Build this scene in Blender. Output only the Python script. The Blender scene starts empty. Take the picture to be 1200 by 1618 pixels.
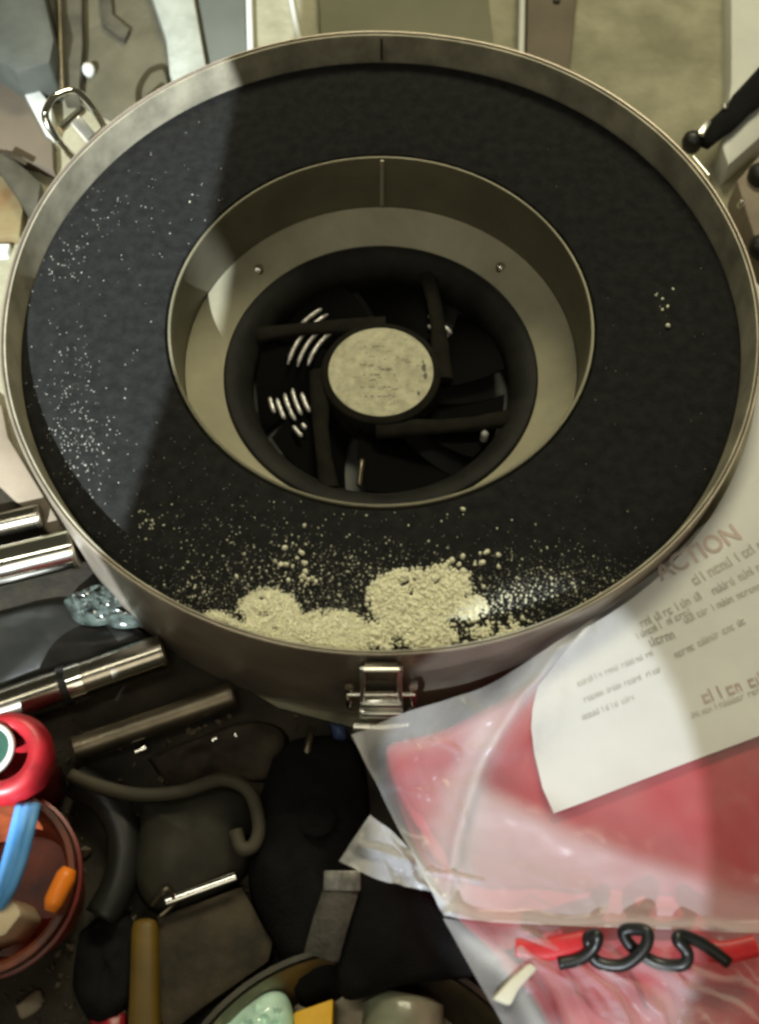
import bpy, bmesh, math, random
import numpy as np
from mathutils import Vector, Matrix
random.seed(7)
rng = np.random.default_rng(11)
C = bpy.context.scene.collection
sc = bpy.context.scene
PI = math.pi

# ------------------------------------------------------------------ camera
R = 0.20                       # drum rim radius, metres; the rim lies in z = 0
F_PX, CX, CY = 1700.0, 600.0, 809.0
PITCH, ZD, AY = 1.1167, 2.8457, -0.2018
sp, cp = math.sin(PITCH), math.cos(PITCH)
FWD = np.array([0, cp, -sp]); DOWN = np.array([0, -sp, -cp]); RIGHT = np.array([1.0, 0, 0])
CAM = -(ZD * FWD + AY * ZD * DOWN) * R + np.array([-0.0008, 0, 0])
cam = bpy.data.objects.new('camera', bpy.data.cameras.new('camera'))
C.objects.link(cam)
cam.location = CAM
cam.rotation_euler = (PI / 2 - PITCH, 0, 0)
cam.data.lens = F_PX / 1618 * 36
cam.data.sensor_width = 36
cam.data.clip_start = 0.02; cam.data.clip_end = 60
cam.data.dof.use_dof = True
cam.data.dof.focus_distance = 0.57
cam.data.dof.aperture_fstop = 7.5
sc.camera = cam

# ------------------------------------------------------------------ light
w = bpy.data.worlds.new('World'); sc.world = w; w.use_nodes = True
bgn = w.node_tree.nodes['Background']
bgn.inputs[0].default_value = (0.62, 0.60, 0.40, 1); bgn.inputs[1].default_value = 0.085

def lamp(name, kind, loc, target, energy, color, **kw):
    d = bpy.data.lights.new(name, kind); d.energy = energy; d.color = color
    for k, v in kw.items(): setattr(d, k, v)
    o = bpy.data.objects.new(name, d); C.objects.link(o); o.location = loc
    o.rotation_euler = (Vector(target) - Vector(loc)).to_track_quat('-Z', 'Y').to_euler()
    return o
lamp('ceiling_lamp', 'AREA', (0.25, 1.35, 1.5), (0.06, 0.05, 0), 27.0, (1.0, 0.93, 0.64), shape='RECTANGLE', size=0.9, size_y=0.35)
lamp('tube_lamp', 'AREA', (-0.52, -0.10, 1.55), (-0.5, -0.10, 0), 3.5, (1.0, 0.96, 0.80), shape='RECTANGLE', size=0.06, size_y=0.9)
SP = (-0.5, -1.7, 1.4)
s1 = lamp('work_spot', 'SPOT', SP, (-0.505, 0.00, -0.018), 640.0, (0.88, 0.96, 1.0), spot_size=2 * math.radians(10.25), spot_blend=0.01, shadow_soft_size=0.004)  # cool lamp behind the camera; cone edge shaped to stand for the photographer's shadow
s1.scale = (1.0, 1.5, 1.0)
s2 = lamp('bench_spot', 'SPOT', SP, (0.0635, -0.289, -0.007), 165.0, (0.86, 0.93, 1.0), spot_size=2 * math.radians(1.85), spot_blend=0.06, shadow_soft_size=0.004)  # same lamp repeated, narrow cone shaped to the lit patch on the bag
s2.rotation_euler = (s2.rotation_euler.to_matrix() @ Matrix.Rotation(math.radians(-48), 3, 'Z')).to_euler()
s2.scale = (1.32, 1.0, 1.0)
lamp('room_lamp', 'AREA', (0.2, -1.3, 1.7), (0.05, 0, 0), 5.5, (1.0, 0.92, 0.72), shape='RECTANGLE', size=1.2, size_y=0.8)  # added fill from behind the camera, lifts the lining and front wall

vs = sc.view_settings
vs.view_transform = 'Standard'; vs.look = 'None'; vs.exposure = 0; vs.gamma = 1; vs.use_curve_mapping = False
sc.render.engine = 'CYCLES'
sc.cycles.pixel_filter_type = 'BLACKMAN_HARRIS'; sc.cycles.filter_width = 2.8
sc.cycles.max_bounces = 10; sc.cycles.transparent_max_bounces = 24
sc.cycles.caustics_reflective = False; sc.cycles.caustics_refractive = False
sc.cycles.sample_clamp_indirect = 4.0

# ------------------------------------------------------------------ helpers
FZ = -0.10                     # floor
PZ = -0.024                    # top of the red packet
def at(px, py, z):             # the point at height z seen at that place of the photograph (plan drawing of the clutter)
    d = FWD + DOWN * (py - CY) / F_PX + RIGHT * (px - CX) / F_PX
    return Vector(CAM + d * (z - CAM[2]) / d[2])

def mat(name, col, rough=0.5, metal=0.0, nscale=30, namt=0.25, bump=0.0, bscale=200, col2=None, spec=0.5, alpha=1.0, trans=0.0, rvar=0.0, coat=0.0):
    m = bpy.data.materials.new(name); m.use_nodes = True
    nt = m.node_tree; b = nt.nodes['Principled BSDF']; L = nt.links
    tc = nt.nodes.new('ShaderNodeTexCoord')
    n = nt.nodes.new('ShaderNodeTexNoise'); n.inputs['Scale'].default_value = nscale; n.inputs['Detail'].default_value = 6; n.inputs['Roughness'].default_value = 0.6
    L.new(tc.outputs['Object'], n.inputs['Vector'])
    ramp = nt.nodes.new('ShaderNodeValToRGB')
    c2 = col2 if col2 else tuple(c * (1 - namt) for c in col)
    c1 = col if col2 else tuple(min(1, c * (1 + namt)) for c in col)
    ramp.color_ramp.elements[0].position = 0.35; ramp.color_ramp.elements[1].position = 0.65
    ramp.color_ramp.elements[0].color = (*c2, 1); ramp.color_ramp.elements[1].color = (*c1, 1)
    L.new(n.outputs['Fac'], ramp.inputs['Fac']); L.new(ramp.outputs['Color'], b.inputs['Base Color'])
    b.inputs['Roughness'].default_value = rough; b.inputs['Metallic'].default_value = metal
    b.inputs['Specular IOR Level'].default_value = spec
    b.inputs['Alpha'].default_value = alpha
    b.inputs['Transmission Weight'].default_value = trans
    b.inputs['Coat Weight'].default_value = coat
    if rvar:
        mr = nt.nodes.new('ShaderNodeMapRange'); mr.inputs['To Min'].default_value = max(0.02, rough - rvar); mr.inputs['To Max'].default_value = rough + rvar
        n3 = nt.nodes.new('ShaderNodeTexNoise'); n3.inputs['Scale'].default_value = nscale * 1.7; n3.inputs['Detail'].default_value = 5
        L.new(tc.outputs['Object'], n3.inputs['Vector']); L.new(n3.outputs['Fac'], mr.inputs['Value']); L.new(mr.outputs['Result'], b.inputs['Roughness'])
    if bump:
        n2 = nt.nodes.new('ShaderNodeTexNoise'); n2.inputs['Scale'].default_value = bscale; n2.inputs['Detail'].default_value = 4
        L.new(tc.outputs['Object'], n2.inputs['Vector'])
        bp = nt.nodes.new('ShaderNodeBump'); bp.inputs['Strength'].default_value = bump; bp.inputs['Distance'].default_value = 0.002
        L.new(n2.outputs['Fac'], bp.inputs['Height']); L.new(bp.outputs['Normal'], b.inputs['Normal'])
    return m

def tag(o, label, cat, group=None, kind=None):
    if label: o['label'] = label
    if cat: o['category'] = cat
    if group: o['group'] = group
    if kind: o['kind'] = kind
    return o

def obj(name, V, Fc, m, parent=None, smooth=False, centre=True, auto=None):
    V = [Vector(v) for v in V]
    off = Vector((0, 0, 0))
    if parent is None and centre:
        lo = Vector([min(v[i] for v in V) for i in range(3)]); hi = Vector([max(v[i] for v in V) for i in range(3)])
        off = Vector(((lo.x + hi.x) / 2, (lo.y + hi.y) / 2, lo.z))
    elif parent is not None:
        off = parent_world(parent)
    me = bpy.data.meshes.new(name)
    me.from_pydata([tuple(v - off) for v in V], [], [tuple(f) for f in Fc])
    me.validate(); me.update()
    bm = bmesh.new(); bm.from_mesh(me); bmesh.ops.recalc_face_normals(bm, faces=bm.faces); bm.to_mesh(me); bm.free()
    o = bpy.data.objects.new(name, me); C.objects.link(o)
    if parent is None: o.location = off
    else: o.parent = parent
    if m: me.materials.append(m)
    if smooth or auto:
        for p in me.polygons: p.use_smooth = True
    if auto: me.set_sharp_from_angle(angle=math.radians(auto))
    return o

def parent_world(o):
    v = Vector((0, 0, 0))
    while o is not None:
        v += Vector(o.location); o = o.parent
    return v

def empty(name, loc, label, cat, group=None):
    o = bpy.data.objects.new(name, None); C.objects.link(o); o.location = loc; o.empty_display_size = 0.02
    return tag(o, label, cat, group)

def join(*parts):
    V, Fc = [], []
    for v, f in parts:
        n = len(V); V += list(v); Fc += [tuple(i + n for i in q) for q in f]
    return V, Fc

def lathe(prof, seg=96, c=(0, 0, 0), closed=False, sx=1, sy=1):
    V, Fc = [], []
    n = len(prof)
    for k in range(seg):
        a = 2 * PI * k / seg
        for r, z in prof: V.append((c[0] + sx * r * math.cos(a), c[1] + sy * r * math.sin(a), c[2] + z))
    for k in range(seg):
        k2 = (k + 1) % seg
        for i in range(n if closed else n - 1):
            j = (i + 1) % n
            Fc.append((k * n + i, k2 * n + i, k2 * n + j, k * n + j))
    return V, Fc

def disc(r, z, seg=64, c=(0, 0)):
    V = [(c[0] + r * math.cos(2 * PI * k / seg), c[1] + r * math.sin(2 * PI * k / seg), z) for k in range(seg)]
    return V, [tuple(range(seg))]

def smooth_path(P, n=6):
    P = [Vector(p) for p in P]
    if len(P) < 3: return P
    Q = [P[0] * 2 - P[1]] + P + [P[-1] * 2 - P[-2]]
    out = []
    for i in range(1, len(Q) - 2):
        for k in range(n):
            t = k / n
            a, b, c, d = Q[i - 1], Q[i], Q[i + 1], Q[i + 2]
            out.append(0.5 * ((2 * b) + (c - a) * t + (2 * a - 5 * b + 4 * c - d) * t * t + (3 * b - a - 3 * c + d) * t ** 3))
    out.append(P[-1]); return out

def tube(P, r, seg=14, flat=1.0, up=(0, 0, 1)):
    P = [Vector(p) for p in P]; n = len(P)
    rr = r if isinstance(r, (list, tuple)) else [r] * n
    V, Fc = [], []
    for i, p in enumerate(P):
        t = (P[min(i + 1, n - 1)] - P[max(i - 1, 0)]).normalized()
        u = Vector(up)
        if abs(t.dot(u)) > 0.95: u = Vector((1, 0, 0))
        s = t.cross(u).normalized(); v = s.cross(t).normalized()
        for k in range(seg):
            a = 2 * PI * k / seg
            V.append(p + s * math.cos(a) * rr[i] + v * math.sin(a) * rr[i] * flat)
    for i in range(n - 1):
        for k in range(seg):
            k2 = (k + 1) % seg
            Fc.append((i * seg + k, i * seg + k2, (i + 1) * seg + k2, (i + 1) * seg + k))
    Fc.append(tuple(range(seg))); Fc.append(tuple((n - 1) * seg + k for k in range(seg)))
    return V, Fc

def bm_out(bm):
    bm.verts.index_update()
    r = [v.co.copy() for v in bm.verts], [tuple(v.index for v in f.verts) for f in bm.faces]
    bm.free(); return r

def box(c, s, bevel=0.0, rot=None, seg=2):
    bm = bmesh.new(); bmesh.ops.create_cube(bm, size=1)
    bmesh.ops.scale(bm, vec=s, verts=bm.verts)
    if bevel: bmesh.ops.bevel(bm, geom=bm.edges[:], offset=bevel, segments=seg, affect='EDGES', profile=0.5)
    if rot is not None: bmesh.ops.transform(bm, matrix=rot.to_4x4(), verts=bm.verts)
    bmesh.ops.translate(bm, vec=c, verts=bm.verts)
    return bm_out(bm)

def prism(px, z0, z1, bevel=0.0012, jitter=0.0):     # a slab whose top has that plan outline
    top = [at(x, y, z1) for x, y in px]
    bm = bmesh.new()
    vt = [bm.verts.new(p) for p in top]; vb = [bm.verts.new((p.x, p.y, z0)) for p in top]
    n = len(top)
    bm.faces.new(vt); bm.faces.new(vb[::-1])
    for i in range(n): bm.faces.new((vt[i], vb[i], vb[(i + 1) % n], vt[(i + 1) % n]))
    bmesh.ops.recalc_face_normals(bm, faces=bm.faces)
    if bevel:
        e = [e for e in bm.edges if e.verts[0] in vt or e.verts[1] in vt]
        bmesh.ops.bevel(bm, geom=e, offset=bevel, segments=2, affect='EDGES', profile=0.5)
    return bm_out(bm)

def vnoise(x, y, s, seed=0):
    def h(i, j): return (math.sin(i * 127.1 + j * 311.7 + seed * 17.3) * 43758.5453) % 1.0
    x *= s; y *= s
    i, j = math.floor(x), math.floor(y); u, v = x - i, y - j
    u = u * u * (3 - 2 * u); v = v * v * (3 - 2 * v)
    return (h(i, j) * (1 - u) + h(i + 1, j) * u) * (1 - v) + (h(i, j + 1) * (1 - u) + h(i + 1, j + 1) * u) * v

def pillow(px, z0, h, rings=9, power=0.4, namp=0.0, nscale=60, seed=1, dens=6, zsoft=None, ridge=False):
    zt = z0 + h * 0.7
    P = [at(x, y, zt) for x, y in px]; P = smooth_path(P + [P[0]], dens)[:-1]
    n = len(P); c = sum(P, Vector()) / n
    V = [Vector((p.x, p.y, z0)) for p in P]; Fc = []
    for k in range(1, rings + 1):
        t = k / rings
        for p in P:
            q = p.lerp(c, t)
            hh = h * (1 - (1 - t) ** 2) ** power
            a = vnoise(q.x, q.y, nscale, seed) - 0.5
            if ridge: a = 0.5 - abs(a) * 3
            b = vnoise(q.x, q.y, nscale * 2.7, seed + 5) - 0.5
            V.append(Vector((q.x, q.y, z0 + max(0.0005, hh + namp * (a + 0.4 * b) * min(1, t * 3)))))
    for k in range(rings):
        for i in range(n):
            j = (i + 1) % n
            Fc.append((k * n + i, k * n + j, (k + 1) * n + j, (k + 1) * n + i))
    Fc.append(tuple(range(n)))
    return V, Fc

# ------------------------------------------------------------------ materials
M = {}
M['wellwall'] = mat('dark_sheet_steel', (0.20, 0.185, 0.125), 0.5, 0.3, nscale=22, namt=0.16, rvar=0.1)  # well wall: base colour darkened for shade and dark reflections
M['concrete'] = mat('olive_concrete', (0.37, 0.35, 0.24), 0.85, nscale=22, col2=(0.23, 0.215, 0.14), bump=0.5, bscale=120)
M['steel_in'] = mat('dull_steel', (0.36, 0.33, 0.245), 0.5, 0.15, nscale=42, namt=0.30, rvar=0.1, bump=0.05, bscale=60)
M['steel'] = mat('brushed_steel', (0.42, 0.36, 0.29), 0.36, 0.55, nscale=26, namt=0.2, rvar=0.12)
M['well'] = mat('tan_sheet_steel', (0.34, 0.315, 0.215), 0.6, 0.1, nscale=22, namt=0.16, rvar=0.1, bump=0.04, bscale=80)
M['chrome'] = mat('chrome', (0.80, 0.78, 0.70), 0.12, 1.0, nscale=40, namt=0.08, rvar=0.05)
M['bright'] = mat('bright_zinc', (0.86, 0.85, 0.76), 0.28, 0.9, nscale=60, namt=0.1)
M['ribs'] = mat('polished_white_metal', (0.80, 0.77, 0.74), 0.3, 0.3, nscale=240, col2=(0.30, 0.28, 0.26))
M['foam'] = mat('black_foam', (0.0175, 0.0178, 0.0170), 0.95, nscale=160, namt=0.25, bump=0.45, bscale=900, spec=0.08)
M['black'] = mat('black_plastic', (0.013, 0.013, 0.011), 0.45, nscale=40, namt=0.2, bump=0.05)
M['blade'] = mat('fan_blade_plastic', (0.0018, 0.0018, 0.0016), 0.7, nscale=40, namt=0.2, spec=0.04)
M['dusty'] = mat('dusty_black_plastic', (0.011, 0.0105, 0.0075), 0.7, nscale=50, namt=0.5, spec=0.25)
M['strut'] = mat('dusty_strut', (0.015, 0.0135, 0.009), 0.85, nscale=120, col2=(0.008, 0.0075, 0.005), spec=0.1)
M['label'] = mat('cream_paper_label', (0.58, 0.55, 0.38), 0.7, nscale=170, col2=(0.38, 0.355, 0.235))
M['ink'] = mat('grey_ink', (0.10, 0.095, 0.07), 0.7, nscale=100)
M['powder'] = mat('cream_powder', (0.90, 0.86, 0.65), 0.95, nscale=500, namt=0.15, spec=0.1)
M['dust'] = mat('fine_white_dust', (0.44, 0.43, 0.37), 0.95, nscale=500, namt=0.2, spec=0.1)
M['white'] = mat('chalky_white_paint', (0.38, 0.40, 0.35), 0.7, nscale=70, col2=(0.29, 0.31, 0.265), bump=0.3, bscale=150)
M['wpaint'] = mat('white_enamel', (0.62, 0.63, 0.57), 0.5, nscale=20, namt=0.06)
M['greyboard'] = mat('grey_board', (0.10, 0.11, 0.095), 0.7, nscale=12, namt=0.12)
M['greybox'] = mat('grey_green_metal', (0.055, 0.060, 0.050), 0.6, nscale=22, namt=0.3)
M['olive'] = mat('olive_board', (0.16, 0.157, 0.095), 0.75, nscale=9, namt=0.14)
M['brown'] = mat('dark_brown_wood', (0.12, 0.095, 0.06), 0.7, nscale=16, namt=0.2)
M['panel'] = mat('stained_olive_panel', (0.105, 0.095, 0.058), 0.8, nscale=26, col2=(0.070, 0.062, 0.036), bump=0.3)
M['tan'] = mat('rusty_tan_plate', (0.125, 0.098, 0.066), 0.7, nscale=22, col2=(0.105, 0.085, 0.06))
M['rust'] = mat('orange_rust_wood', (0.21, 0.17, 0.08), 0.8, nscale=40, col2=(0.16, 0.085, 0.03))
M['darkiron'] = mat('dark_iron', (0.05, 0.045, 0.03), 0.6, nscale=40, namt=0.4)
M['mat'] = mat('dark_mat', (0.040, 0.032, 0.018), 0.85, nscale=34, col2=(0.010, 0.008, 0.005), bump=0.4, bscale=150)
M['darkchrome'] = mat('dark_chrome', (0.36, 0.33, 0.27), 0.22, 1.0, nscale=30, namt=0.25, rvar=0.08)
M['dimmetal'] = mat('dim_bronze_metal', (0.20, 0.17, 0.12), 0.4, 0.9, nscale=30, namt=0.3)
M['cloth'] = mat('black_cloth', (0.006, 0.006, 0.006), 0.9, nscale=80, namt=0.3, bump=0.4, bscale=700, spec=0.2)
M['webbing'] = mat('grey_webbing', (0.06, 0.055, 0.045), 0.75, nscale=150, namt=0.35, bump=0.5, bscale=500)
M['red'] = mat('red_plastic', (0.42, 0.016, 0.024), 0.38, nscale=55, col2=(0.22, 0.010, 0.014), rvar=0.15)
M['orange'] = mat('brown_orange_plastic', (0.26, 0.055, 0.016), 0.5, nscale=45, col2=(0.06, 0.018, 0.010))
M['borange'] = mat('bright_orange_plastic', (0.95, 0.24, 0.012), 0.4, nscale=20, namt=0.1)
M['blue'] = mat('blue_strap', (0.13, 0.38, 0.75), 0.55, nscale=60, col2=(0.08, 0.30, 0.68))
M['beige'] = mat('beige_block', (0.55, 0.45, 0.30), 0.7, nscale=30, namt=0.15)
M['green'] = mat('dark_green_liner', (0.02, 0.07, 0.05), 0.4)
M['jug'] = mat('olive_drab_plastic', (0.024, 0.021, 0.012), 0.7, nscale=40, namt=0.55)
M['hose'] = mat('olive_hose', (0.06, 0.052, 0.032), 0.7, nscale=30, namt=0.25)
M['yellow'] = mat('yellow_paint', (0.12, 0.07, 0.005), 0.55, nscale=16, namt=0.35)
M['yellowbox'] = mat('yellow_card', (0.80, 0.45, 0.02), 0.5, nscale=30, namt=0.15)
M['dirty'] = mat('dirty_brown_board', (0.040, 0.030, 0.017), 0.85, nscale=35, namt=0.6, bump=0.5, bscale=200)
M['litter'] = mat('dirt_chips', (0.16, 0.12, 0.075), 0.9, nscale=160, col2=(0.03, 0.026, 0.02))
M['mint'] = mat('mint_crinkled_plastic', (0.66, 0.92, 0.78), 0.18, nscale=90, col2=(0.50, 0.78, 0.64), coat=0.6)
M['bottle'] = mat('grey_green_bottle', (0.30, 0.32, 0.22), 0.25, nscale=24, namt=0.3, coat=0.5)
M['teal'] = mat('pale_teal_wrapper', (0.10, 0.13, 0.115), 0.25, nscale=110, col2=(0.02, 0.022, 0.018), coat=0.6)
M['packet'] = mat('red_pink_packet', (0.46, 0.045, 0.06), 0.45, nscale=12, namt=0.12)
M['paper'] = mat('white_paper', (0.74, 0.735, 0.70), 0.8, nscale=10, namt=0.05)
M['redink'] = mat('faded_red_ink', (0.52, 0.40, 0.34), 0.8)
M['printink'] = mat('faded_print_ink', (0.53, 0.505, 0.44), 0.8)
M['redstrap'] = mat('red_strap', (0.55, 0.012, 0.018), 0.45, nscale=60, namt=0.25)
M['cord'] = mat('black_rubber_cord', (0.010, 0.011, 0.010), 0.35, nscale=60, namt=0.2)
M['tagwhite'] = mat('off_white_plastic', (0.66, 0.62, 0.48), 0.55, nscale=30, namt=0.1)
M['card'] = mat('brown_cardboard', (0.26, 0.21, 0.15), 0.75, nscale=20, namt=0.2)

def film_mat(name, haze, col):
    m = bpy.data.materials.new(name); m.use_nodes = True; nt = m.node_tree; L = nt.links
    b = nt.nodes['Principled BSDF']; out = nt.nodes['Material Output']
    b.inputs['Base Color'].default_value = (*col, 1); b.inputs['Roughness'].default_value = 0.26; b.inputs['Specular IOR Level'].default_value = 0.55
    tr = nt.nodes.new('ShaderNodeBsdfTransparent'); mx = nt.nodes.new('ShaderNodeMixShader')
    tc = nt.nodes.new('ShaderNodeTexCoord'); n = nt.nodes.new('ShaderNodeTexNoise'); n.inputs['Scale'].default_value = 16; n.inputs['Detail'].default_value = 3
    L.new(tc.outputs['Object'], n.inputs['Vector'])
    lw = nt.nodes.new('ShaderNodeLayerWeight'); lw.inputs['Blend'].default_value = 0.35
    mr = nt.nodes.new('ShaderNodeMapRange'); mr.inputs['From Min'].default_value = 0.3; mr.inputs['From Max'].default_value = 0.7
    mr.inputs['To Min'].default_value = -0.03; mr.inputs['To Max'].default_value = 0.03
    L.new(n.outputs['Fac'], mr.inputs['Value'])
    ad = nt.nodes.new('ShaderNodeMath'); ad.operation = 'MULTIPLY_ADD'; ad.inputs[1].default_value = 0.40; ad.use_clamp = True
    at_ = nt.nodes.new('ShaderNodeAttribute'); at_.attribute_name = 'layers'; sm = nt.nodes.new('ShaderNodeMath'); sm.operation = 'ADD'
    L.new(at_.outputs['Fac'], sm.inputs[0]); L.new(mr.outputs['Result'], sm.inputs[1])
    L.new(lw.outputs['Facing'], ad.inputs[0]); L.new(sm.outputs[0], ad.inputs[2])
    n2 = nt.nodes.new('ShaderNodeTexNoise'); n2.inputs['Scale'].default_value = 55; n2.inputs['Detail'].default_value = 3
    L.new(tc.outputs['Object'], n2.inputs['Vector'])
    bp = nt.nodes.new('ShaderNodeBump'); bp.inputs['Strength'].default_value = 0.22; bp.inputs['Distance'].default_value = 0.003
    L.new(n2.outputs['Fac'], bp.inputs['Height']); L.new(bp.outputs['Normal'], b.inputs['Normal'])
    L.new(ad.outputs[0], mx.inputs[0]); L.new(tr.outputs[0], mx.inputs[1]); L.new(b.outputs[0], mx.inputs[2]); L.new(mx.outputs[0], out.inputs['Surface'])
    return m
M['film'] = film_mat('clear_plastic_film', 0.27, (0.80, 0.79, 0.80))

# ------------------------------------------------------------------ setting
V, Fc = [], []
fl = obj('floor', [(-4, -3, FZ), (4, -3, FZ), (4, 5, FZ), (-4, 5, FZ)], [(0, 1, 2, 3)], M['concrete'])
tag(fl, 'olive grey concrete floor with pale blotches', None, kind='structure')

# ------------------------------------------------------------------ the drum
drum = empty('steel_drum', (0, 0, FZ + 0.001), 'open round steel drum with black foam collar and a fan in its centre', 'drum')
DH = FZ + 0.001
RI = 0.1984
prof = [(0.02, DH), (0.196, DH), (0.1985, DH + 0.002), (0.2, DH + 0.004), (0.2, -0.0005), (0.1996, 0.0), (0.1989, 0.0), (0.1985, -0.0006), (0.1962, -0.018), (0.1955, -0.0975), (0.02, -0.0975)]
def dented(VF):            # the drum is no longer perfectly round
    out = []
    for v in VF[0]:
        a = math.atan2(v[1], v[0]); k = 1 + 0.0011 * math.sin(2 * a + 1.0) + 0.0008 * math.sin(5 * a + .4) + 0.0006 * math.sin(11 * a + 2)
        out.append((v[0] * k, v[1] * k, v[2] + (0.0005 * math.sin(3 * a) + 0.0003 * math.sin(7 * a + 1) if v[2] > -0.004 else 0)))
    return out, VF[1]
obj('shell', *dented(lathe(prof, 200, closed=True)), M['steel'], drum, auto=30)
obj('inner_floor', *lathe([(0.0, -0.0970), (0.1950, -0.0970), (0.1950, -0.0974), (0.0, -0.0974)], 96), M['black'], drum)  # black disc added over the steel bottom to keep the cavity dark
# inner lining: the dull band above the foam, with its vertical seam
lin = [(RI - 0.0005, -0.001), (0.1956, -0.0205), (0.1946, -0.0205), (RI - 0.0014, -0.001)]
obj('inner_lining', *dented(lathe(lin, 200, closed=True)), M['steel_in'], drum, auto=30)
obj('lining_seam', *box((0.0005, 0.1944, -0.0095), (0.0012, 0.0016, 0.0165), 0.0003), M['darkiron'], drum)
HR = 0.1165
# foam ring, gently crowned, with a rounded inner lip
fp = [(0.1940, -0.030), (0.1940, -0.0195), (0.192, -0.0182), (0.170, -0.0176), (0.140, -0.0176), (0.122, -0.0182), (HR + 0.0012, -0.0192), (HR, -0.0215), (HR, -0.030)]
foam = obj('foam_collar', *lathe(fp, 200, closed=True), M['foam'], drum, auto=40)
# well: vertical wall, its bright lip, mounting plate
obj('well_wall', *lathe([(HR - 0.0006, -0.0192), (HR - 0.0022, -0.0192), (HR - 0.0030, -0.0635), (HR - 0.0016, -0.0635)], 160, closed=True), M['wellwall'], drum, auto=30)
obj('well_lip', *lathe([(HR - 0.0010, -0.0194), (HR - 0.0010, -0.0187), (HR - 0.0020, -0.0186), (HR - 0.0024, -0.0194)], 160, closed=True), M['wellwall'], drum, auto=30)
obj('well_seam', *box((0.0006, HR - 0.0034, -0.0385), (0.0024, 0.0016, 0.038), 0.0004), M['steel_in'], drum)
obj('mounting_plate', *lathe([(0.0920, -0.0720), (HR - 0.0034, -0.0595), (HR - 0.0034, -0.0615), (0.0920, -0.0740)], 140, closed=True), M['well'], drum, auto=30)
for px, py in ((790, 415), (403, 412), (820, 742), (372, 760)):
    q = at(px, py, -0.060); rr = math.hypot(q.x, q.y); q = Vector((q.x, q.y, 0)) * (0.1025 / rr)
    obj('screw', *join(lathe([(0.0, -0.0632), (0.0016, -0.0634), (0.0029, -0.0642), (0.0033, -0.0680)], 20, (q.x, q.y, 0)), ), M['chrome'], drum, smooth=True)

# ---- fan (part of the drum; its own pieces are sub-parts)
FO = 0.0925
fan = obj('fan', *lathe([(FO, -0.0712), (FO, -0.0965), (0.0785, -0.0965), (0.0765, -0.0860), (0.0775, -0.0790), (0.0830, -0.0725), (0.0880, -0.0700), (0.0910, -0.0699)], 140, closed=True), M['dusty'], drum, auto=40)
obj('hub', *lathe([(0.0, -0.0728), (0.0335, -0.0728), (0.0352, -0.0738), (0.0358, -0.0756), (0.0358, -0.0960), (0.0, -0.0960)], 80), M['strut'], fan, auto=35)
obj('label', *lathe([(0.0, -0.0724), (0.0308, -0.0724), (0.0310, -0.0726), (0.0310, -0.0727)], 80), M['label'], fan, auto=35)
# faint printed marks on the label
mk = []
for k in range(46):
    a = rng.uniform(0, 2 * PI); r = rng.uniform(0, 0.026)
    x, y = r * math.cos(a), r * math.sin(a)
    ln = rng.uniform(0.0006, 0.0035)
    mk.append(([(x, y, -0.07233), (x + ln, y, -0.07233), (x + ln, y + 0.00045, -0.07233), (x, y + 0.0004, -0.07233)], [(0, 1, 2, 3)]))
for j, yy in enumerate((0.017, 0.004, -0.003, -0.0115, -0.018)):
    x = -0.012
    while x < 0.008 - 0.004 * (j % 2):
        ln = rng.uniform(0.0005, 0.002)
        if rng.random() < 0.6: mk.append(([(x, yy, -0.07233), (x + ln, yy, -0.07233), (x + ln, yy + 0.0007, -0.07233), (x, yy + 0.0007, -0.07233)], [(0, 1, 2, 3)]))
        x += ln + 0.0006
for x, y, s in ((0.0255, 0.002, 0.0042), (0.0262, -0.0035, 0.0036), (0.025, 0.0065, 0.002), (0.022, -0.0155, 0.0024)):
    vv = [(x + s * rng.uniform(0.45, 0.75) * 0.55 * math.cos(t), y + s * rng.uniform(0.5, 0.8) * math.sin(t), -0.07233) for t in np.linspace(0, 2 * PI, 9)[:-1]]
    mk.append((vv, [tuple(range(8))]))
obj('label_print', *join(*mk), M['ink'], fan)
# four struts set tangentially, like a pinwheel
for k in range(4):
    a = math.radians(8 + 90 * k)
    p0 = Vector((0.0355 * math.cos(a), 0.0355 * math.sin(a), -0.0775))
    d = Vector((-math.sin(a), math.cos(a), 0)); e = Vector((math.cos(a), math.sin(a), 0))
    p1 = p0 + d * 0.0705 + e * 0.004
    obj('strut', *tube([p0 - d * 0.008, p0 + d * 0.015 + e * 0.0025, p0 + d * 0.03 + e * 0.004, p0 + d * 0.05 + e * .0045, p1], [0.0066, 0.0056, 0.0046, 0.0044, 0.0058], 14, flat=0.5), M['strut'], fan, auto=45)
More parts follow.
